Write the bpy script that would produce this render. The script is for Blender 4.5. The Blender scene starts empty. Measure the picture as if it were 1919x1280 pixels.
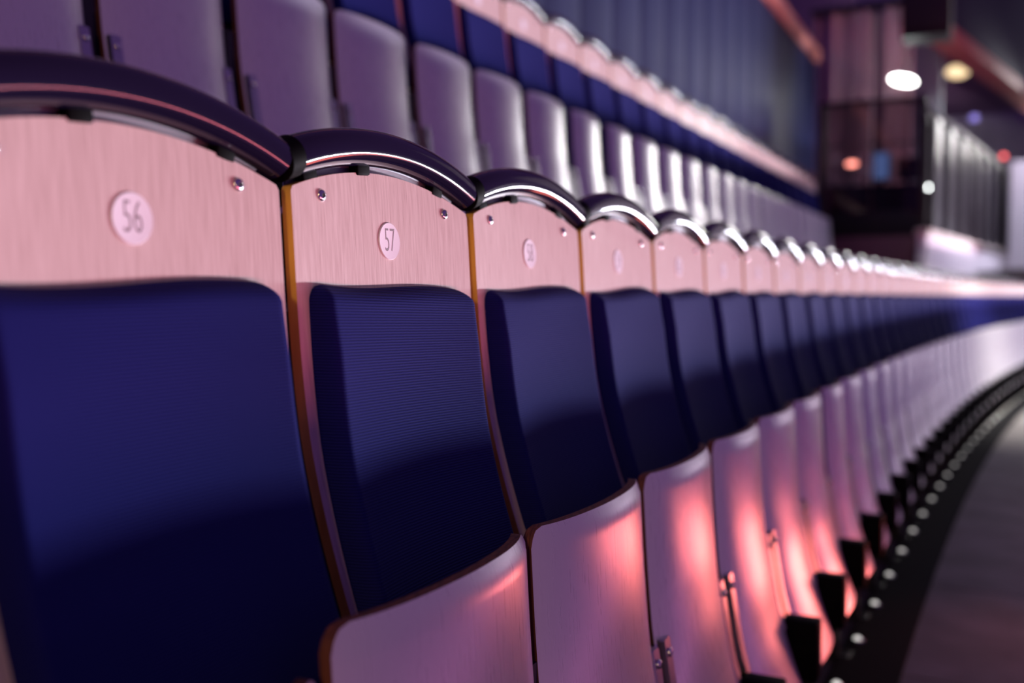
import bpy, bmesh, math, random
from mathutils import Vector, Matrix
random.seed(7)
sc = bpy.context.scene
COL = sc.collection

# ------------------------------------------------------------------ camera
EYE = 1.355
THETA = math.radians(26.45)
cam_d = bpy.data.cameras.new('camera')
cam_d.lens = 35.0
cam_d.sensor_width = 36.0
cam_d.dof.use_dof = True
cam_d.dof.focus_distance = 1.52
cam_d.dof.aperture_fstop = 1.6
cam_d.clip_start = 0.02
cam = bpy.data.objects.new('camera', cam_d)
COL.objects.link(cam)
cam.location = (0, 0, EYE)
cam.rotation_euler = (math.radians(90 - 2.6), 0, THETA)
sc.camera = cam

# ------------------------------------------------------------------ world, lights, exposure
sc.view_settings.view_transform = 'Standard'
sc.view_settings.look = 'None'
sc.view_settings.gamma = 1.0
sc.view_settings.use_curve_mapping = False
sc.view_settings.exposure = 0.0
w = bpy.data.worlds.new('arena_air')
sc.world = w
w.use_nodes = True
w.node_tree.nodes['Background'].inputs['Color'].default_value = (0.45, 0.20, 0.86, 1)
w.node_tree.nodes['Background'].inputs['Strength'].default_value = 0.168


def area(name, loc, target, sx, sy, power, col, spread=180):
    l = bpy.data.lights.new(name, 'AREA')
    l.shape = 'RECTANGLE'
    l.size, l.size_y = sx, sy
    l.energy = power
    l.color = col
    l.spread = math.radians(spread)
    o = bpy.data.objects.new(name, l)
    COL.objects.link(o)
    o.location = loc
    o.rotation_euler = (Vector(target) - Vector(loc)).to_track_quat('-Z', 'Y').to_euler()
    return o


# two long board lights low down along the rink (red in its near half, white in its far half), a floodlight on the far gallery,
# a lamp over the far walkway, an added fill for the far parapet, a warm stair lamp behind the camera, an added magenta fill and a small red step lamp on the low light blocker
area('red_board_light', (13.0, 13.0, -7.20), (-0.8, 13.0, 1.2), 36.0, 0.7, 2700, (1.0, 0.20, 0.26))
area('white_board_light', (13.0, 44.0, -6.55), (-0.8, 44.0, 1.2), 50.0, 0.32, 44000, (0.88, 0.86, 1.0))
area('end_floodlight', (1.2, 22.5, 5.3), (-2.0, 10.0, 2.0), 1.1, 0.9, 18, (1.0, 0.97, 0.97), 75)
area('walkway_lamp', (0.9, 12.0, 4.6), (0.45, 12.6, 0.0), 0.8, 0.5, 80, (1.0, 0.93, 0.86), 70)
area('parapet_fill', (0.85, 17.5, 5.6), (-0.45, 17.7, 1.7), 7.0, 0.25, 175, (0.90, 0.84, 1.0), 110)  # added fill that brightens the white parapet, no fixture behind it
area('stair_lamp', (1.3, -4.5, 2.2), (-0.8, 1.5, 1.4), 0.5, 0.3, 5.5, (1.0, 0.62, 0.25), 50)
area('aisle_magenta_fill', (0.585, 3.5, 0.27), (-0.58, 3.5, 0.80), 9.0, 0.06, 2.6, (1.0, 0.28, 0.80))  # added magenta fill for the seat pans, out of view
area('red_step_lamp', (0.58, 5.0, 0.18), (-0.55, 2.8, 0.85), 1.2, 0.22, 2.1, (1.0, 0.19, 0.15), 75)


# ------------------------------------------------------------------ materials
def mat(name, col, rough=0.5, metal=0.0, spec=0.5, coat=0.0):
    m = bpy.data.materials.new(name)
    m.use_nodes = True
    b = m.node_tree.nodes['Principled BSDF']
    b.inputs['Base Color'].default_value = (*col, 1)
    b.inputs['Roughness'].default_value = rough
    b.inputs['Metallic'].default_value = metal
    b.inputs['Specular IOR Level'].default_value = spec
    b.inputs['Coat Weight'].default_value = coat
    b.inputs['Coat Roughness'].default_value = 0.15
    return m


def nodes(m):
    nt = m.node_tree
    return nt, nt.nodes['Principled BSDF'], nt.nodes.new, nt.links.new


def noise_mix(m, c1, c2, scale, stretch=(1, 1, 1), detail=4, lo=0.35, hi=0.65, bump=0.0, dist=0.001, rough=None):
    nt, b, N, L = nodes(m)
    tc = N('ShaderNodeTexCoord')
    mp = N('ShaderNodeMapping')
    mp.inputs['Scale'].default_value = stretch
    nz = N('ShaderNodeTexNoise')
    nz.inputs['Scale'].default_value = scale
    nz.inputs['Detail'].default_value = detail
    L(tc.outputs['Object'], mp.inputs['Vector'])
    L(mp.outputs['Vector'], nz.inputs['Vector'])
    mr = N('ShaderNodeMapRange')
    mr.inputs['From Min'].default_value = lo
    mr.inputs['From Max'].default_value = hi
    L(nz.outputs['Fac'], mr.inputs['Value'])
    mx = N('ShaderNodeMix')
    mx.data_type = 'RGBA'
    mx.inputs['A'].default_value = (*c1, 1)
    mx.inputs['B'].default_value = (*c2, 1)
    L(mr.outputs['Result'], mx.inputs['Factor'])
    L(mx.outputs['Result'], b.inputs['Base Color'])
    if rough:
        r2 = N('ShaderNodeMapRange')
        r2.inputs['To Min'].default_value = rough[0]
        r2.inputs['To Max'].default_value = rough[1]
        L(mr.outputs['Result'], r2.inputs['Value'])
        L(r2.outputs['Result'], b.inputs['Roughness'])
    if bump:
        bp = N('ShaderNodeBump')
        bp.inputs['Strength'].default_value = bump
        bp.inputs['Distance'].default_value = dist
        L(nz.outputs['Fac'], bp.inputs['Height'])
        L(bp.outputs['Normal'], b.inputs['Normal'])
    return m


WOOD = noise_mix(mat('beech_veneer', (.7, .5, .4), .34, spec=.5), (.58, .47, .43), (.72, .60, .56), 9,
                 (6, 34, 1.6), 6, .3, .7, .25, .0006, rough=(.26, .42))
PLYEDGE = noise_mix(mat('plywood_edge', (.5, .28, .1), .55), (.70, .38, .08), (.90, .55, .14), 30, (1, 1, .15), 3)
PANEDGE = noise_mix(mat('pan_plywood_edge', (.3, .1, .05), .6), (.05, .015, .009), (.20, .062, .03), 60, (6, 1, .05), 2)
PAN = noise_mix(mat('silver_laminate', (.7, .7, .74), .3, metal=.5), (.875, .865, .90), (.89, .88, .915), 14,
                (3, 30, .8), 4, .3, .7, 0, 0, rough=(.27, .30))
RAIL = mat('black_rail_plastic', (.009, .007, .024), .09, spec=.5)
RUBBER = mat('black_rubber', (.002, .002, .0025), .6, spec=.04)
STEEL = mat('brushed_steel', (.55, .55, .58), .3, metal=1)
STRIPM = mat('dull_aluminium', (.30, .30, .33), .45, metal=.9)
CHROME = mat('polished_steel', (.75, .75, .78), .15, metal=1)
BLACKM = mat('black_metal', (.012, .011, .014), .4)
DISC = mat('white_number_plate', (.88, .90, .95), .3)
INK = mat('grey_number_ink', (.27, .23, .25), .5)
DARKHOLE = mat('dark_socket', (.01, .01, .012), .5)

# ribbed navy upholstery
FABRIC = mat('navy_ribbed_fabric', (.022, .026, .13), .85, spec=.08)
nt, b, N, L = nodes(FABRIC)
b.inputs['Sheen Weight'].default_value = 0.03
b.inputs['Sheen Roughness'].default_value = .4
b.inputs['Sheen Tint'].default_value = (.35, .30, .8, 1)
tc = N('ShaderNodeTexCoord')
wv = N('ShaderNodeTexWave')
wv.wave_type, wv.bands_direction = 'BANDS', 'Z'
wv.inputs['Scale'].default_value = 78
wv.inputs['Distortion'].default_value = .6
wv.inputs['Detail Scale'].default_value = 1.0
L(tc.outputs['Object'], wv.inputs['Vector'])
nz = N('ShaderNodeTexNoise')
nz.inputs['Scale'].default_value = 900
L(tc.outputs['Object'], nz.inputs['Vector'])
ad = N('ShaderNodeMath')
ad.operation = 'MULTIPLY_ADD'
ad.inputs[1].default_value = .5
L(nz.outputs['Fac'], ad.inputs[0])
L(wv.outputs['Fac'], ad.inputs[2])
bp = N('ShaderNodeBump')
bp.inputs['Strength'].default_value = .55
bp.inputs['Distance'].default_value = .0012
L(ad.outputs['Value'], bp.inputs['Height'])
L(bp.outputs['Normal'], b.inputs['Normal'])
mx = N('ShaderNodeMix')
mx.data_type = 'RGBA'
mx.inputs['A'].default_value = (.004, .005, .074, 1)
mx.inputs['B'].default_value = (.0105, .0120, .155, 1)
L(wv.outputs['Fac'], mx.inputs['Factor'])
L(mx.outputs['Result'], b.inputs['Base Color'])

CONCRETE = noise_mix(mat('grey_concrete', (.4, .38, .36), .75), (.11, .10, .10), (.20, .19, .18), 3.5, (1, 1, 1), 8, .3, .7, .15, .003)
DARKCON = mat('dark_concrete', (.05, .048, .05), .8)
FLOORSHADE = mat('black_floor_shade', (.008, .008, .009), .9, spec=.1)  # floor shade put into a near-black colour
NAVYWALL = noise_mix(mat('navy_wall_panel', (.03, .035, .1), .6, spec=.15), (.012, .017, .062), (.018, .025, .080), 2, (1, 4, .5), 4)
CORAL = mat('coral_trim', (.75, .30, .24), .5)
CURTAIN = noise_mix(mat('mauve_curtain', (.45, .25, .3), .85), (.46, .31, .35), (.66, .50, .60), 3, (1, 5, .2), 3)
MAROON = mat('maroon_wall', (.20, .085, .11), .7)
LILAC = noise_mix(mat('white_painted_parapet', (.8, .78, .82), .6), (.76, .74, .80), (.82, .80, .85), 2)
CREAM = mat('cream_coping', (.52, .49, .44), .7)
PALE = noise_mix(mat('pale_concourse_wall', (.5, .48, .5), .8), (.40, .38, .40), (.55, .52, .54), 1.2)
NAVYFASCIA = mat('navy_fascia', (.010, .009, .05), .7, spec=.2)
MAUVECEIL = mat('mauve_ceiling', (.20, .10, .20), .8)
CORALDARK = mat('dark_coral_edge', (.32, .09, .09), .6)
BLACKBOX = mat('black_cabinet', (.006, .006, .007), .6)
TEAL = mat('teal_kiosk', (.25, .36, .38), .6)

SMOKED = mat('smoked_glass', (.12, .09, .11), .08)
nt, b, N, L = nodes(SMOKED)
b.inputs['Transmission Weight'].default_value = 0.0
tr = N('ShaderNodeBsdfTransparent')
tr.inputs['Color'].default_value = (.52, .44, .46, 1)
gl = N('ShaderNodeBsdfGlossy')
gl.inputs['Roughness'].default_value = .05
gl.inputs['Color'].default_value = (.8, .8, .8, 1)
ms = N('ShaderNodeMixShader')
fr = N('ShaderNodeFresnel')
L(fr.outputs['Fac'], ms.inputs['Fac'])
L(tr.outputs['BSDF'], ms.inputs[1])
L(gl.outputs['BSDF'], ms.inputs[2])
L(ms.outputs['Shader'], nt.nodes['Material Output'].inputs['Surface'])


def emit(name, col, s):
    m = bpy.data.materials.new(name)
    m.use_nodes = True
    bb = m.node_tree.nodes['Principled BSDF']
    bb.inputs['Base Color'].default_value = (*col, 1)
    bb.inputs['Emission Color'].default_value = (*col, 1)
    bb.inputs['Emission Strength'].default_value = s
    return m


LAMPW = emit('lamp_white', (1, .98, .95), 14)
LAMPW2 = emit('lamp_soft_white', (.95, 1, .98), 18)
LAMPY = emit('lamp_warm', (1, .75, .42), 1.4)
LAMPO = emit('lamp_orange', (1, .42, .30), 14)
LAMPR = emit('lamp_red', (1, .14, .14), 3.5)
LAMPB = emit('screen_blue', (.16, .35, .8), 1.2)
LAMPV = emit('lamp_violet', (.35, .3, .9), .8)
LEDM = emit('marker_led', (1, .98, .92), .9)


# ------------------------------------------------------------------ helpers
def link(name, me, parent=None, loc=None):
    o = bpy.data.objects.new(name, me)
    COL.objects.link(o)
    o.parent = parent
    if loc is not None:
        o.location = loc
    return o


def empty(name, loc=(0, 0, 0), rz=0):
    o = link(name, None)
    o.empty_display_size = .1
    o.location = loc
    o.rotation_euler = (0, 0, rz)
    return o


def tag(o, label=None, cat=None, group=None, kind=None):
    if label: o['label'] = label
    if cat: o['category'] = cat
    if group: o['group'] = group
    if kind: o['kind'] = kind
    return o


def to_mesh(bm, name, mats, smooth=True, angle=35):
    bmesh.ops.recalc_face_normals(bm, faces=bm.faces)
    me = bpy.data.meshes.new(name)
    bm.to_mesh(me)
    bm.free()
    for m in (mats if isinstance(mats, (list, tuple)) else [mats]):
        me.materials.append(m)
    if smooth:
        me.shade_smooth()
        me.set_sharp_from_angle(angle=math.radians(angle))
    return me


def add_box(bm, x0, x1, y0, y1, z0, z1, mi=0, bev=0.0):
    r = bmesh.ops.create_cube(bm, size=1)
    vs = r['verts']
    for v in vs:
        v.co = Vector(((x0 + x1) / 2 + v.co.x * (x1 - x0), (y0 + y1) / 2 + v.co.y * (y1 - y0), (z0 + z1) / 2 + v.co.z * (z1 - z0)))
    fs = set(f for v in vs for f in v.link_faces)
    for f in fs: f.material_index = mi
    if bev:
        es = list(set(e for v in vs for e in v.link_edges))
        bmesh.ops.bevel(bm, geom=es, offset=bev, segments=2, affect='EDGES', profile=.5)


def box_mesh(name, x0, x1, y0, y1, z0, z1, m, bev=0.0):
    bm = bmesh.new()
    add_box(bm, x0, x1, y0, y1, z0, z1, 0, bev)
    return to_mesh(bm, name, m)


def lathe_x(bm, prof, n=24, cy=0, cz=0):
    """profile list of (r, x): a solid turned about the X axis, closed by centre vertices."""
    rings = []
    for r, x in prof:
        if r < 1e-6:
            rings.append([bm.verts.new((x, cy, cz))])
        else:
            rings.append([bm.verts.new((x, cy + r * math.cos(2 * math.pi * k / n), cz + r * math.sin(2 * math.pi * k / n))) for k in range(n)])
    for a, c in zip(rings, rings[1:]):
        for k in range(n):
            k2 = (k + 1) % n
            if len(a) == 1:
                bm.faces.new((a[0], c[k], c[k2]))
            elif len(c) == 1:
                bm.faces.new((a[k], a[k2], c[0]))
            else:
                bm.faces.new((a[k], a[k2], c[k2], c[k]))


def lerp_tab(tab, x):
    if x >= tab[0][0]:
        return tab[0][1]
    for (x0, y0), (x1, y1) in zip(tab, tab[1:]):
        if x >= x1:
            t = (x0 - x) / (x0 - x1)
            return y0 + (y1 - y0) * t
    return tab[-1][1]


def smooth_tab(tab, lo, hi, n=80, it=20):
    xs = [hi - (hi - lo) * i / n for i in range(n + 1)]
    ys = [lerp_tab(tab, x) for x in xs]
    for _ in range(it):
        ys = [ys[0]] + [(ys[i - 1] + 2 * ys[i] + ys[i + 1]) / 4 for i in range(1, n)] + [ys[-1]]
    return list(zip(xs, ys))


# ------------------------------------------------------------------ the arena seat (local: x forward, y along the row, z = height relative to the eye)
S = 0.5
BACK = smooth_tab([(.20, -.012), (.143, -.007), (-.03, .003), (-.10, .009), (-.20, .022), (-.305, .048), (-.424, .086), (-.55, .14), (-.62, .175)], -.62, .20)
PANP = smooth_tab([(-.30, .243), (-.335, .246), (-.50, .255), (-.65, .267), (-.85, .300), (-1.0, .345), (-1.10, .385)], -1.10, -.30)
back_x = lambda z: lerp_tab(BACK, z)
pan_x = lambda z: lerp_tab(PANP, z)
ARC_R = (0.24 ** 2 + 0.042 ** 2) / (2 * 0.042)


def arch(y):
    u = y - S / 2
    return .1845 - ARC_R + math.sqrt(ARC_R ** 2 - u * u)


def sheet(bm, ys, zcols, fx, thick, m_front, m_edge, m_back=None):
    """a bent board: ys columns, zcols(y) -> list of z from top to bottom, fx(y,z) front surface."""
    F, B = [], []
    for y in ys:
        zs = zcols(y)
        F.append([bm.verts.new((fx(y, z), y, z)) for z in zs])
        B.append([bm.verts.new((fx(y, z) - thick, y, z)) for z in zs])
    nc, nr = len(F), len(F[0])

    def q(a, b_, c, d, mi):
        f = bm.faces.new((a, b_, c, d))
        f.material_index = mi
    for i in range(nc - 1):
        for j in range(nr - 1):
            q(F[i][j], F[i][j + 1], F[i + 1][j + 1], F[i + 1][j], m_front)
            q(B[i][j], B[i + 1][j], B[i + 1][j + 1], B[i][j + 1], m_front if m_back is None else m_back)
        q(F[i][0], F[i + 1][0], B[i + 1][0], B[i][0], m_edge)
        q(F[i][-1], B[i][-1], B[i + 1][-1], F[i + 1][-1], m_edge)
    for j in range(nr - 1):
        q(F[0][j], B[0][j], B[0][j + 1], F[0][j + 1], m_edge)
        q(F[-1][j], F[-1][j + 1], B[-1][j + 1], B[-1][j], m_edge)


def make_back_panel():
    bm = bmesh.new()
    y0, y1 = .016, .491
    n = 28
    ys = [y0 + (y1 - y0) * i / n for i in range(n + 1)]
    ys = ys[:1] + [y0 + .004] + ys[1:-1] + [y1 - .004] + ys[-1:]

    def zc(y):
        top = arch(y)
        e = min(y - y0, y1 - y)
        if e < .004: top -= .005 * (1 - e / .004)
        return [top + (-.60 - top) * (j / 34) for j in range(35)]
    sheet(bm, ys, zc, lambda y, z: back_x(z) + .006 * ((y - .25) / .25) ** 2, .016, 0, 1)
    return to_mesh(bm, 'back_panel', [WOOD, PLYEDGE])


def make_cushion():
    bm = bmesh.new()
    T, hw, top, bot, cr = .031, .208, .014, -.50, .026
    zs = [0, .003, .007, .012, .018, .025, .034, .045]
    k = .045
    while k < (top - bot) - .03:
        k += .016
        zs.append(k)
    zs.append(top - bot)
    ss = [-1, -.99, -.975, -.955, -.93, -.90, -.86, -.80]
    ss = ss + [-.8 + 1.6 * i / 20 for i in range(1, 20)] + [-s for s in reversed(ss)]
    F, B = [], []
    for q in zs:
        wz = hw
        if q < cr: wz = hw - cr + math.sqrt(max(0, cr * cr - (cr - q) ** 2))
        rowf, rowb = [], []
        for s in ss:
            y = .25 + s * wz
            z = top - q + .0045 * math.sin(s * 2.6) * max(0, 1 - q / .12)
            e = min(hw * (1 - abs(s)) if q >= cr else wz * (1 - abs(s)), q)
            es = hw * (1 - abs(s)) if q >= cr else wz * (1 - abs(s))
            t = min(es / .013, 1)
            tt = min(q / .024, 1)
            th = .005 + (T - .005) * math.sqrt(max(0, 1 - (1 - t) ** 2)) * (1 - (1 - tt) ** 2)
            base = back_x(z) + .006 * ((y - .25) / .25) ** 2
            th += .010 * (abs(s) ** 2) * t * min(1, q / .1)
            rowf.append(bm.verts.new((base + th, y, z)))
            rowb.append(bm.verts.new((base - .002, y, z)))
        F.append(rowf)
        B.append(rowb)
    for i in range(len(F) - 1):
        for j in range(len(ss) - 1):
            bm.faces.new((F[i][j], F[i + 1][j], F[i + 1][j + 1], F[i][j + 1]))
        bm.faces.new((F[i][0], B[i][0], B[i + 1][0], F[i + 1][0]))
        bm.faces.new((F[i][-1], F[i + 1][-1], B[i + 1][-1], B[i][-1]))
    for j in range(len(ss) - 1):
        bm.faces.new((F[0][j], F[0][j + 1], B[0][j + 1], B[0][j]))
        bm.faces.new((F[-1][j], B[-1][j], B[-1][j + 1], F[-1][j + 1]))
    return to_mesh(bm, 'back_cushion', FABRIC, angle=60)


RAIL_R, RAIL_UP, RAIL_X = .0275, .037, -.012


def tube_arc(bm, ya, yb, rad, n=32, seg=24, dome=0.0):
    """tube following the arch from ya to yb with closed (slightly domed) ends."""
    rings = []
    pts = [(ya + (yb - ya) * i / n) for i in range(n + 1)]

    def frame(y):
        u = y - .25
        R = ARC_R + RAIL_UP
        a = u / ARC_R
        c = Vector((RAIL_X, .25 + R * math.sin(a) * .985, .1845 - ARC_R + R * math.cos(a)))
        return c, Vector((0, math.cos(a), -math.sin(a))), Vector((0, math.sin(a), math.cos(a)))
    specs = [(pts[0], rad * .55, -dome)] + [(pts[0], rad * .88, -dome * .6)] + [(y, rad, 0) for y in pts] + [(pts[-1], rad * .88, dome * .6)] + [(pts[-1], rad * .55, dome)]
    for y, r, off in specs:
        c, t, up = frame(y)
        c = c + t * off
        rings.append([bm.verts.new(c + Vector((r * math.cos(2 * math.pi * k / seg), 0, 0)) + up * (r * math.sin(2 * math.pi * k / seg))) for k in range(seg)])
    for a, c in zip(rings, rings[1:]):
        for k in range(seg):
            bm.faces.new((a[k], a[(k + 1) % seg], c[(k + 1) % seg], c[k]))
    bm.faces.new(rings[0])
    bm.faces.new(rings[-1])


def make_rail():
    bm = bmesh.new()
    tube_arc(bm, .022, .494, RAIL_R, 40, 28, .004)
    return to_mesh(bm, 'top_rail', RAIL, angle=50)


def make_cap():
    bm = bmesh.new()
    tube_arc(bm, .003, .030, RAIL_R + .0012, 3, 28, .004)
    return to_mesh(bm, 'end_cap', RUBBER, angle=50)


def make_strip():
    bm = bmesh.new()
    ys = [.03 + .44 * i / 24 for i in range(25)]
    sheet(bm, ys, lambda y: [arch(y) + .014, arch(y) - .002], lambda y, z: -.022, .004, 0, 0)
    return to_mesh(bm, 'mounting_strip', STRIPM)


def make_spacer():
    bm = bmesh.new()
    add_box(bm, -.024, -.006, -.016, .016, -.004, .022, 0, .003)
    return to_mesh(bm, 'rail_spacer', RUBBER)


def make_screw():
    bm = bmesh.new()
    lathe_x(bm, [(.0085, 0), (.0085, .0015), (.0070, .0036), (.0040, .0046), (.0034, .0046), (.0034, .0030), (0, .0030)], 20)
    return to_mesh(bm, 'screw', CHROME, angle=50)


def make_socket():
    bm = bmesh.new()
    lathe_x(bm, [(.0033, .0028), (.0033, .0034), (0, .0034)], 6)
    return to_mesh(bm, 'hex_socket', DARKHOLE, False)


def make_disc():
    bm = bmesh.new()
    lathe_x(bm, [(.0285, -.001), (.0285, .0016), (.0277, .0024), (.0262, .0022), (0, .0022)], 48)
    return to_mesh(bm, 'number_plate', DISC, angle=50)


PAN_T = .016


def make_pan(wl, wr):
    """folded-up seat pan: silver underside towards the walkway, plywood edges. local y centre 0."""
    bm = bmesh.new()
    n = 30
    ss = [-1, -.985, -.96] + [-.94 + 1.88 * i / n for i in range(n + 1)] + [.96, .985, 1]
    ys = [(-wl if s < 0 else wr) * abs(s) for s in ss]
    top, bot = -.350, -1.08

    def zc(y):
        e = min(y + wl, wr - y)
        c = .030 if y < 0 else .014
        t = top
        if e < c: t = top - (c - math.sqrt(max(0, c * c - (c - e) ** 2)))
        return [t + (bot - t) * (j / 34) for j in range(35)]

    def fx(y, z):
        s = y / (wl if y < 0 else wr)
        x = pan_x(z) + .006 - .026 * s * s - .014 * abs(s) ** 6
        q = top - z
        if q < .02: x -= .008 * (1 - q / .02) ** 2
        return x
    sheet(bm, ys, zc, fx, PAN_T, 0, 1, 2)
    return to_mesh(bm, 'seat_pan', [PAN, PANEDGE, BLACKM], angle=40)


def make_pan_cushion():
    bm = bmesh.new()
    hw, top, bot, T, r = .205, -.368, -.86, .052, .03
    qs = [0, .004, .010, .018, .030] + [.03 + (.478 - .03) * i / 18 for i in range(1, 19)] + [.49, .50, .508]
    ss = [-1, -.98, -.95, -.90, -.82] + [-.82 + 1.64 * i / 14 for i in range(1, 14)] + [.82, .90, .95, .98, 1]
    F, B = [], []
    for q in qs:
        rf, rb = [], []
        for s in ss:
            y, z = s * hw, top - q
            e = min(hw * (1 - abs(s)), q, .508 - q)
            t = min(e / r, 1)
            th = .012 + (T - .012) * math.sqrt(max(0, 1 - (1 - t) ** 2))
            x = pan_x(z) + .006 - .026 * s * s - PAN_T + .003
            rf.append(bm.verts.new((x - th, y, z)))
            rb.append(bm.verts.new((x, y, z)))
        F.append(rf)
        B.append(rb)
    for i in range(len(F) - 1):
        for j in range(len(ss) - 1):
            bm.faces.new((F[i][j], F[i][j + 1], F[i + 1][j + 1], F[i + 1][j]))
            bm.faces.new((B[i][j], B[i + 1][j], B[i + 1][j + 1], B[i][j + 1]))
        bm.faces.new((F[i][0], F[i + 1][0], B[i + 1][0], B[i][0]))
        bm.faces.new((F[i][-1], B[i][-1], B[i + 1][-1], F[i + 1][-1]))
    for j in range(len(ss) - 1):
        bm.faces.new((F[0][j], B[0][j], B[0][j + 1], F[0][j + 1]))
        bm.faces.new((F[-1][j], F[-1][j + 1], B[-1][j + 1], B[-1][j]))
    return to_mesh(bm, 'seat_cushion', FABRIC, angle=60)


def make_bracket(y0, y1):
    """steel hinge strap lying on the underside near one side of the pan."""
    bm = bmesh.new()
    zs = [-.672 - .258 * j / 8 for j in range(9)]
    sheet(bm, [y0, y0 + .004, (y0 + y1) / 2, y1 - .004, y1], lambda y: [z - (.003 if j == 0 and (y == y0 or y == y1) else 0) for j, z in enumerate(zs)],
          lambda y, z: pan_x(z) - .014, .022, 0, 0)
    return to_mesh(bm, 'hinge_strap', STEEL, angle=30)


def make_bolt():
    bm = bmesh.new()
    lathe_x(bm, [(.009, 0), (.009, .003), (.0075, .0055), (.004, .0065), (0, .0066)], 14)
    return to_mesh(bm, 'bolt', CHROME, angle=50)


def make_hinge():
    bm = bmesh.new()
    add_box(bm, .285, .395, -.036, .036, -1.075, -.905, 0, .008)
    add_box(bm, .30, .38, -.042, .042, -1.02, -.965, 0, .004)
    return to_mesh(bm, 'hinge_box', RUBBER)


def make_post():
    bm = bmesh.new()
    prof = [(.150, -.55), (.222, -.55), (.226, -.70), (.262, -.92), (.30, -1.06), (.30, -1.335), (.22, -1.335), (.22, -1.06), (.17, -.90)]
    L_, R_ = [], []
    for x, z in prof:
        L_.append(bm.verts.new((x, -.017, z)))
        R_.append(bm.verts.new((x, .017, z)))
    bm.faces.new(L_)
    bm.faces.new(list(reversed(R_)))
    for i in range(len(prof)):
        k = (i + 1) % len(prof)
        bm.faces.new((L_[i], R_[i], R_[k], L_[k]))
    add_box(bm, .16, .345, -.04, .04, -EYE, -1.335, 0, .003)
    return to_mesh(bm, 'support_post', BLACKM, False)


def make_back_stay():
    bm = bmesh.new()
    pr = [(back_x(z) - .017, z) for z in (-.30, -.40, -.50, -.58)]
    pr2 = [(.17, -.62), (.17, -1.335), (.12, -1.335), (.12, -.70)]
    pts = [(pr[0][0] - .03, -.30)] + pr + pr2
    A, B = [], []
    for x, z in pts:
        A.append(bm.verts.new((x, -.012, z)))
        B.append(bm.verts.new((x, .012, z)))
    bm.faces.new(A)
    bm.faces.new(list(reversed(B)))
    for i in range(len(pts)):
        k = (i + 1) % len(pts)
        bm.faces.new((A[i], B[i], B[k], A[k]))
    return to_mesh(bm, 'back_stay', BLACKM, False)


M_ = dict(back=make_back_panel(), cushion=make_cushion(), rail=make_rail(), cap=make_cap(), strip=make_strip(), spacer=make_spacer(),
          screw=make_screw(), socket=make_socket(), disc=make_disc(), pancush=make_pan_cushion(), bolt=make_bolt(), hinge=make_hinge(),
          post=make_post(), stay=make_back_stay())
PW = .238
M_['pan'] = make_pan(PW, PW)
M_['pan_up'] = make_pan(.223, .223)
M_['pan_narrow'] = make_pan(.190, .215)
M_['strapL'] = make_bracket(-PW + .006, -PW + .040)
M_['strapR'] = make_bracket(PW - .034, PW - .004)


def digits(txt):
    cu = bpy.data.curves.new('numeral', 'FONT')
    cu.body = txt
    cu.align_x, cu.align_y = 'CENTER', 'CENTER'
    cu.size = .052
    cu.extrude = .0002
    cu.offset = -.0007
    cu.resolution_u = 3
    o = bpy.data.objects.new('tmp', cu)
    COL.objects.link(o)
    dg = bpy.context.evaluated_depsgraph_get()
    me = bpy.data.meshes.new_from_object(o.evaluated_get(dg))
    bpy.data.objects.remove(o)
    me.transform(Matrix(((0, 0, 1, 0), (.56, 0, 0, 0), (0, 1, 0, 0), (0, 0, 0, 1))))
    me.materials.clear()
    me.materials.append(INK)
    me.name = 'numeral'
    return me


def seat(pos, rz, base_z, detail, label, group, number=None, pan_off=-.20, pan_dz=0, pan_rot=0.0, roll=0.0, pan_shift=0.0, narrow=False):
    r = empty('arena_seat', (pos[0], pos[1], base_z), rz)
    tag(r, label, 'seat', group)
    Z = EYE
    link('back_panel', M_['back'], r, (0, 0, Z))
    c = link('back_cushion', M_['cushion'], r, (0, 0, Z))
    if roll:
        c.rotation_euler = (roll, 0, 0)
        c.location = (0, 0.25 - .25 * math.cos(roll), Z - .25 * math.sin(roll))
    rl = link('top_rail', M_['rail'], r, (0, 0, Z))
    if detail >= 1:
        link('end_cap', M_['cap'], rl)
        link('mounting_strip', M_['strip'], r, (0, 0, Z))
        for y in (.065, .19, .40):
            sp = link('rail_spacer', M_['spacer'], r, (0, y, Z + arch(y)))
            sp.rotation_euler = (-(y - .25) / ARC_R, 0, 0)
        for y, z in ((.084, .139), (.418, .137)):
            s_ = link('screw', M_['screw'], r, (back_x(z) + .006 * ((y - .25) / .25) ** 2, y, Z + z))
            if detail >= 2:
                link('hex_socket', M_['socket'], s_)
        d = link('number_plate', M_['disc'], r, (back_x(.084) - .0002, .25, Z + .084))
        d.rotation_euler = (0, math.radians(-3.3), 0)
        if number:
            link('numeral', digits(number), d, (.0023, 0, 0))
    yc = .25 + pan_off + pan_shift
    p = link('seat_pan', M_['pan_narrow' if narrow else ('pan' if base_z == 0 else 'pan_up')], r, (0, yc, Z + pan_dz))
    p.rotation_euler = (0, 0, pan_rot)
    link('seat_cushion', M_['pancush'], p)
    if detail >= 1:
        for k, y in (('strapL', -PW + .023), ('strapR', PW - .019)):
            dy = 0 if base_z == 0 else (.014 if y < 0 else -.014)
            link('hinge_strap', M_[k], p, (0, dy, 0))
            link('bolt', M_['bolt'], p, (pan_x(-.70) - .014, y + dy, -.70))
    link('hinge_box', M_['hinge'], r, (0, yc - .25, Z + pan_dz))
    link('support_post', M_['post'], r, (0, yc - .25, Z))
    link('back_stay', M_['stay'], r, (0, .25, Z))
    return r


# ------------------------------------------------------------------ the row path: straight, then a wide bend to the right
DB = .846
T0, TB, RB = 1.0345, 3.0, 100.0


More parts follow.
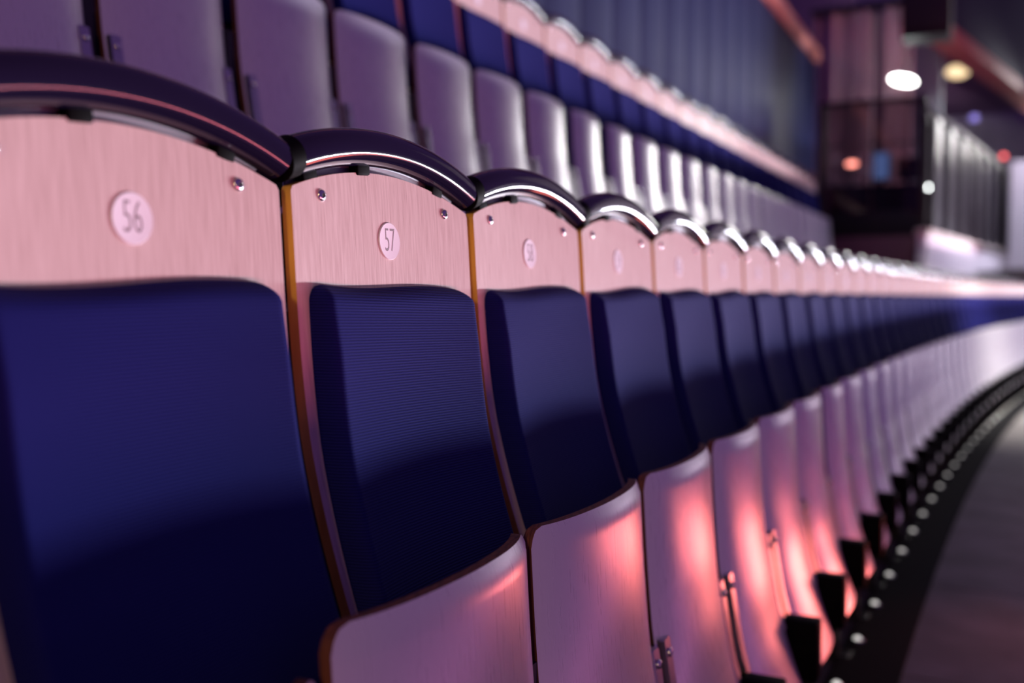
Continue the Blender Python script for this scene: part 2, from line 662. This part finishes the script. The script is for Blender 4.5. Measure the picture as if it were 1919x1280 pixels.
def path(t, d):
    """world xy and heading at arc length t, at distance d left of the row's reference line through the camera."""
    if t <= TB:
        return Vector((-d, t, 0)), 0.0
    ph = (t - TB) / RB
    cx = RB
    return Vector((cx - (RB + d) * math.cos(ph), TB + (RB + d) * math.sin(ph), 0)), -ph


# ------------------------------------------------------------------ structure: tiers, walls
def struct(name, me, parent=None, loc=None):
    o = link(name, me, parent, loc)
    if parent is None:
        o['kind'] = 'structure'
    return o


def strip_mesh(name, d0, d1, t0, t1, z0, z1, m, n=40):
    """a slab following the row path between offsets d0 > d1."""
    bm = bmesh.new()
    rows = []
    for i in range(n + 1):
        t = t0 + (t1 - t0) * i / n
        a, _ = path(t, d0)
        c, _ = path(t, d1)
        rows.append([bm.verts.new((a.x, a.y, z1)), bm.verts.new((c.x, c.y, z1)), bm.verts.new((c.x, c.y, z0)), bm.verts.new((a.x, a.y, z0))])
    for A, B in zip(rows, rows[1:]):
        for k in range(4):
            bm.faces.new((A[k], A[(k + 1) % 4], B[(k + 1) % 4], B[k]))
    bm.faces.new(rows[0])
    bm.faces.new(list(reversed(rows[-1])))
    return to_mesh(bm, name, m, False)


fl = struct('floor', strip_mesh('floor', 1.06, -.625, -1.5, 30, -.30, -.012, DARKCON))
for i in range(24):                                   # concrete slabs of the walkway, open joints between them
    t0 = -1.2 + 1.24 * i
    struct('concrete_slab', strip_mesh('concrete_slab', 1.05, -.60, t0 + .008, t0 + 1.232, -.012, 0, CONCRETE, 4), fl)
struct('trim_shade', strip_mesh('shade_strip', .545, .315, -1.4, 29.5, 0.0, .018, FLOORSHADE, 60))  # dark strip standing in for the shade on the floor by the seats
RISE, BACKSET = 1.33, 1.44
struct('shade_blocker', strip_mesh('low_shade_blocker', -.60, -.625, -1.5, 30, -.012, .342, DARKCON))  # unseen blocker, added to set the shadow edge on pans and cushions
struct('wall_riser', strip_mesh('riser', 1.14, 1.06, -1.5, 14.0, -.30, RISE - .16, DARKCON))
struct('floor_upper_tier', strip_mesh('upper_tier', 2.72, 1.06, -1.5, 14.0, RISE - .15, RISE, DARKCON))

wb = struct('wall_left', box_mesh('wall_left', -2.99, -2.83, -3.0, 16.5, RISE - .2, EYE + 3.72, NAVYWALL))
for i in range(30):
    y0 = -3.0 + .65 * i
    struct('wall_panel', box_mesh('wall_panel', -2.832, -2.80, y0 + .006, y0 + .644, RISE, EYE + 3.70, NAVYWALL, .004), wb)
struct('trim_2', box_mesh('coping', -3.02, -2.74, -3.0, 16.55, EYE + 3.72, EYE + 3.92, CORAL, .01))

# ------------------------------------------------------------------ seats
ORD = {-1: 'seat 56', 0: 'seat 57'}
WORDS = ['', 'first', 'second', 'third', 'fourth', 'fifth', 'sixth', 'seventh', 'eighth', 'ninth', 'tenth', 'eleventh', 'twelfth', 'thirteenth', 'fourteenth', 'fifteenth', 'sixteenth', 'seventeenth', 'eighteenth', 'nineteenth', 'twentieth']
rolls = {-1: .010, 0: -.024, 1: .004, 2: .016, 3: 0.0, 4: .012, 5: -.006}
G1, G2 = 'navy seats of the front row', 'navy seats of the row behind'
for n in range(-2, 46):
    t = T0 + S * n
    p, rz = path(t, DB)
    if n == -2: lab = 'navy seat just before seat 56, beyond the left frame edge'
    elif n == -1: lab = 'nearest navy seat with plate 56 on its wooden back'
    elif n == 0: lab = 'sharp navy seat with plate 57 on its wooden back'
    elif n == 1: lab = 'navy seat with plate 58, right after seat 57'
    elif n <= 20: lab = 'navy seat in the front row, %s one beyond seat 57' % WORDS[n]
    else: lab = 'far blurred navy seat where the front row bends away'
    det = 2 if n <= 4 else (1 if n <= 14 else 0)
    num = str(57 + n) if n <= 8 else None
    seat(p, rz, 0, det, lab, G1, num, narrow=(n == 6), pan_dz=-.045 if n == -1 else 0, roll=rolls.get(n, random.uniform(-.008, .008)), pan_rot=random.uniform(-.012, .012),
         pan_shift=random.uniform(-.006, .006) + (.03 if n >= 9 and n < 12 else 0))

for n in range(-2, 23):
    t = 1.985 + S * n
    if n <= -1: lab = 'upper-row seat whose silver pan is at the left frame edge' if n == -2 else ('upper-row seat with silver pan above the rail of seat 56' if n == -1 else 'upper-row seat beyond the left frame edge')
    elif n <= 15: lab = 'upper-row seat with silver folded pan, %s one right of the pan above seat 56' % WORDS[n + 1]
    else: lab = 'blurred seat in the far end of the upper row'
    seat((-(DB + BACKSET), t), 0, RISE, 1 if n < 12 else 0, lab, G2, None, narrow=(n in (6, 7)), pan_rot=random.uniform(-.012, .012), pan_shift=random.uniform(-.008, .008),
         roll=random.uniform(-.008, .008))

# ------------------------------------------------------------------ floor marker lights beside the seat feet
bm = bmesh.new()
lathe_x(bm, [(.024, 0), (.024, .006), (.020, .010), (.015, .010), (0, .010)], 20)
bm.transform(Matrix.Rotation(math.radians(-90), 4, 'Y'))
HOUSE = to_mesh(bm, 'housing', STEEL)
bm = bmesh.new()
lathe_x(bm, [(.015, .0095), (.013, .014), (.008, .018), (0, .0195)], 16)
bm.transform(Matrix.Rotation(math.radians(-90), 4, 'Y'))
LENS = to_mesh(bm, 'lens', LEDM)
for n in range(4, 44):
    t = 1.50 + S * n
    p, rz = path(t, .500)
    near = n < 12
    r = empty('floor_marker_light', (p.x, p.y, .018), rz)
    k = n - 4
    if n < 5: lab = 'lowest bright floor marker dot beside the black shade strip'
    elif n < 20: lab = 'floor marker dot on the shade strip, %s one up from the lowest dot' % WORDS[k]
    else: lab = 'faint far floor marker dot along the bending shade strip'
    tag(r, lab, 'marker light', 'floor marker lights along the kerb')
    link('housing', HOUSE, r)
    link('lens', LENS, r)

# ------------------------------------------------------------------ far end: curtain, smoked booth, maroon wall, parapet and railing
def curtain():
    bm = bmesh.new()
    n = 120
    F, B = [], []
    for i in range(n + 1):
        u = i / n
        x = -2.95 + 1.52 * u
        y = 17.2 + .07 * math.sin(u * 2 * math.pi * 9) + .05 * math.sin(u * 2 * math.pi * 3.3 + 1) + .15 * (math.sin(u * 2 * math.pi * 2) > .6)
        F.append([bm.verts.new((x, y, z)) for z in (RISE, EYE + 1.5, EYE + 3.2, EYE + 4.62)])
        B.append([bm.verts.new((x, y + .012, z)) for z in (RISE, EYE + 1.5, EYE + 3.2, EYE + 4.62)])
    for i in range(n):
        for j in range(3):
            bm.faces.new((F[i][j], F[i + 1][j], F[i + 1][j + 1], F[i][j + 1]))
            bm.faces.new((B[i][j], B[i][j + 1], B[i + 1][j + 1], B[i + 1][j]))
        bm.faces.new((F[i][0], B[i][0], B[i + 1][0], F[i + 1][0]))
        bm.faces.new((F[i][3], F[i + 1][3], B[i + 1][3], B[i][3]))
    for k in (0, n):
        for j in range(3):
            bm.faces.new((F[k][j], F[k][j + 1], B[k][j + 1], B[k][j]))
    return to_mesh(bm, 'curtain', CURTAIN, angle=60)


cur = empty('curtain', (0, 0, 0))
link('cloth', curtain(), cur)
link('curtain_track', box_mesh('curtain_track', -3.0, -1.4, 17.1, 17.3, EYE + 4.62, EYE + 4.72, BLACKM), cur)
tag(cur, 'tall mauve curtain with vertical folds behind the dark booth', 'curtain')

struct('wall_far', box_mesh('maroon_wall', -2.45, -1.10, 14.15, 14.3, -.3, EYE + .80, MAROON, .01))
struct('floor_booth', box_mesh('booth_floor', -2.80, -.98, 14.3, 17.0, EYE + .60, EYE + .80, DARKCON))

booth = empty('glazed_booth', (-1.68, 14.22, EYE + .80))
tag(booth, 'dark smoked-glass booth with black posts on the maroon wall', 'booth')
bx = lambda nm, x0, x1, y0, y1, z0, z1, m, bev=.004: link(nm, box_mesh(nm, x0, x1, y0, y1, z0, z1, m, bev), booth)
bx('base_panel', -.69, .68, 0, .05, 0, .34, BLACKBOX)
for x in (-.69, .60):
    bx('post', x, x + .09, -.03, .07, 0, 1.78, BLACKM)
bx('top_rail', -.69, .69, -.02, .05, 1.78, 1.84, BLACKM)
bx('mid_rail', -.60, .60, 0, .04, 1.22, 1.25, BLACKM)
for x0, x1 in ((-.60, -.01), (.01, .60)):
    bx('glass_pane', x0, x1, .012, .024, .34, 1.78, SMOKED, 0)
bx('side_panel', .64, .69, .07, 1.5, 0, 1.78, BLACKBOX)

dk = empty('control_desk', (-1.70, 14.95, EYE + .80))
tag(dk, 'black control desk behind the smoked glass of the booth', 'desk')
link('desktop', box_mesh('desktop', -.60, .60, -.30, .30, .70, .74, BLACKBOX, .006), dk)
link('front_panel', box_mesh('front_panel', -.58, .58, -.28, -.25, .0, .70, MAROON, .004), dk)
for x in (-.56, .50):
    link('leg', box_mesh('leg', x, x + .06, .2, .26, 0, .70, BLACKM), dk)


def monitor(x, y, z, wd, h, m, lab):
    r = empty('monitor', (x, y, z))
    tag(r, lab, 'monitor', 'monitors on the booth desk')
    link('housing', box_mesh('housing', -wd / 2, wd / 2, 0, .04, .08, .08 + h, BLACKBOX, .006), r)
    link('screen', box_mesh('screen', -wd / 2 + .02, wd / 2 - .02, -.004, .002, .10, .06 + h, m), r)
    link('stand', box_mesh('stand', -.03, .03, .01, .03, .01, .10, BLACKM), r)
    link('foot', box_mesh('foot', -.1, .1, -.06, .08, 0, .012, BLACKM), r)


monitor(-1.62, 14.85, EYE + 1.54, .24, .40, LAMPB, 'blue-lit monitor standing in the dark booth')
monitor(-1.28, 14.9, EYE + 1.54, .28, .30, BLACKBOX, 'dark switched-off monitor at the right of the booth desk')


def ball_lamp(name, x, y, z, r, m, lab, stem_to, cat='lamp', sx=1.0, arm='stem', group=None, power=0, col=(1, 1, 1)):
    """small lamp: bulb + fitting + stem down or up to what carries it."""
    e = empty(name, (x, y, z))
    tag(e, lab, cat, group)
    bm = bmesh.new()
    lathe_x(bm, [(0, -r)] + [(r * math.sin(math.pi * k / 12), -r * math.cos(math.pi * k / 12)) for k in range(1, 12)] + [(0, r)], 20)
    for v in bm.verts: v.co.x *= sx
    link('bulb', to_mesh(bm, 'bulb', m), e)
    s = 1 if stem_to > z else -1
    zz = sorted((s * r * .9, stem_to - z))
    link(arm, box_mesh(arm, -.012, .012, -.012, .012, zz[0], zz[1], BLACKM, .003), e)
    fz = sorted((s * r * .85, s * r * 1.25))
    link('fitting', box_mesh('fitting', -r * .6, r * .6, -r * .6, r * .6, fz[0], fz[1], BLACKM, r * .1), e)
    if power:
        l = bpy.data.lights.new('lamp_glow', 'POINT')
        l.energy, l.color, l.shadow_soft_size = power, col, r
        lo = bpy.data.objects.new('lamp_glow', l)
        COL.objects.link(lo)
        lo.parent = e
        lo.location = (0, -r * 2.2, 0)
    return e


ball_lamp('desk_lamp', -2.00, 14.75, EYE + 1.86, .035, LAMPO, 'glowing orange desk lamp inside the dark booth', EYE + 1.54, sx=2.2)
ball_lamp('indicator_lamp', -2.22, 14.75, EYE + 1.95, .03, emit('lamp_grey', (.6, .6, .75), .5), 'dim grey lamp left of the orange desk lamp', EYE + 1.54)
ball_lamp('indicator_lamp', -1.80, 14.7, EYE + 1.74, .035, emit('lamp_greyblue', (.5, .55, .75), .6), 'dim bluish lamp right of the orange desk lamp', EYE + 1.54)

# white parapet and the black railing on it, turned to the right like the stand
HR = math.radians(-6.75)
A0 = Vector((-.93, 13.70, 0))
par = empty('parapet', A0, HR)
tag(par, 'white parapet wall with a cream coping under the black railing', 'parapet')
link('wall', box_mesh('wall', -.12, .0, 0, 12, -.3, EYE + .78, LILAC, .01), par)
link('coping', box_mesh('coping', -.15, .03, -.02, 12, EYE + .78, EYE + .86, CREAM, .015), par)
rail = empty('guard_railing', A0, HR)
tag(rail, 'black steel guard railing with upright bars on the parapet', 'railing')
zb, zt = EYE + .86, EYE + 2.36
for i in range(11):
    y = .75 + 1.02 * i
    link('post', box_mesh('post', -.09, -.02, y - .20, y + .20, zb, zt, BLACKM, .004), rail)
link('handrail', box_mesh('handrail', -.10, -.01, -.02, 12, zt, zt + .07, BLACKM, .01), rail)

# concourse behind the railing
struct('wall_concourse', box_mesh('concourse_wall', -4.0, 12.0, 29.8, 30.0, -.3, EYE + 12, PALE))
struct('wall_end', box_mesh('end_wall', -20.0, -2.5, 31.0, 31.2, -.3, EYE + 18, MAUVECEIL))
struct('floor_concourse', box_mesh('concourse_floor', -3.0, 8.0, 17.6, 29.8, EYE + .2, EYE + .4, DARKCON))
col = empty('concourse_column', (-1.35, 18.9, EYE + .4))
tag(col, 'pale teal column behind the bright lamp beside the curtain', 'column')
link('shaft', box_mesh('shaft', -.33, .25, -.2, .3, .12, 4.3, TEAL, .02), col)
link('plinth', box_mesh('plinth', -.38, .30, -.25, .35, 0, .12, DARKCON, .01), col)
link('capital', box_mesh('capital', -.38, .30, -.25, .35, 4.3, 4.5, DARKCON, .01), col)
pil = empty('lit_pillar', (.10, 20.6, EYE + .4))
tag(pil, 'bright white pillar at the right frame edge beside the railing', 'pillar')
link('shaft', box_mesh('shaft', -.10, .62, -.25, .25, .10, 2.05, LILAC, .02), pil)
link('base', box_mesh('base', -.14, .66, -.29, .29, 0, .10, DARKCON, .01), pil)
fas = empty('gallery_fascia', (-.88, 16.87, EYE + 4.0), math.radians(-11.5))
tag(fas, 'dark navy gallery fascia with a coral lower edge at top right', 'fascia')
link('fascia_board', box_mesh('fascia_board', -.35, .0, 0, 12, .18, 4.4, NAVYFASCIA, .02), fas)
link('edge_strip', box_mesh('edge_strip', -.38, .03, -.02, 12, -.02, .18, CORALDARK, .01), fas)
link('soffit', box_mesh('soffit', -4.6, -.36, 4.5, 12, .75, .85, MAUVECEIL, .01), fas)

spk = empty('hanging_loudspeaker', (-1.14, 15.9, EYE + 3.70))
tag(spk, 'black hanging loudspeaker box at the top beside the curtain', 'loudspeaker')
link('cabinet', box_mesh('cabinet', -.33, .33, -.2, .35, .12, 2.2, BLACKBOX, .02), spk)
link('grille', box_mesh('grille', -.29, .29, -.225, -.195, .18, 2.1, BLACKM, .006), spk)
link('bottom_panel', box_mesh('bottom_panel', -.33, .33, -.2, .35, .06, .12, BLACKBOX, .004), spk)
for x in (-.2, .2):
    link('hanger', box_mesh('hanger', x - .01, x + .01, .05, .07, 2.2, 4.6, STEEL), spk)

tilt = ball_lamp('wall_lamp', -1.50, 16.45, EYE + 3.30, .075, LAMPW, 'big bright white oblong lamp beside the curtain', EYE + 3.72, sx=2.6, power=9, col=(.85, 1, 1))
tilt.rotation_euler = (0, math.radians(14), 0)
ball_lamp('ceiling_lamp', -.98, 21.8, EYE + 4.45, .13, LAMPY, 'warm yellowish lamp under the coral edged fascia', EYE + 4.76, sx=1.7)
ball_lamp('railing_lamp', -.97, 14.55, EYE + 1.46, .03, LAMPW2, 'small round white lamp at the near end of the railing', EYE + .86)
ball_lamp('signal_lamp', -.13, 22.3, EYE + 2.79, .05, LAMPR, 'small red lamp above the far end of the railing', EYE + .4)
ball_lamp('signal_lamp', -.33, 22.0, EYE + 2.62, .05, emit('lamp_dim', (.8, .6, .65), .5), 'dim pinkish lamp just left of the small red lamp', EYE + .4)
ball_lamp('signal_lamp', -.62, 20.2, EYE + 3.25, .07, LAMPV, 'violet lamp above the middle of the railing', EYE + .4)
ball_lamp('concourse_fill', 1.2, 25.0, EYE + 3.6, .10, emit('fill_concourse', (1, .95, .9), 3), 'added fill lamp for the concourse, unseen right of the frame edge', EYE + 5.0, power=170, col=(1, .95, .92))  # added out of view to brighten the concourse wall
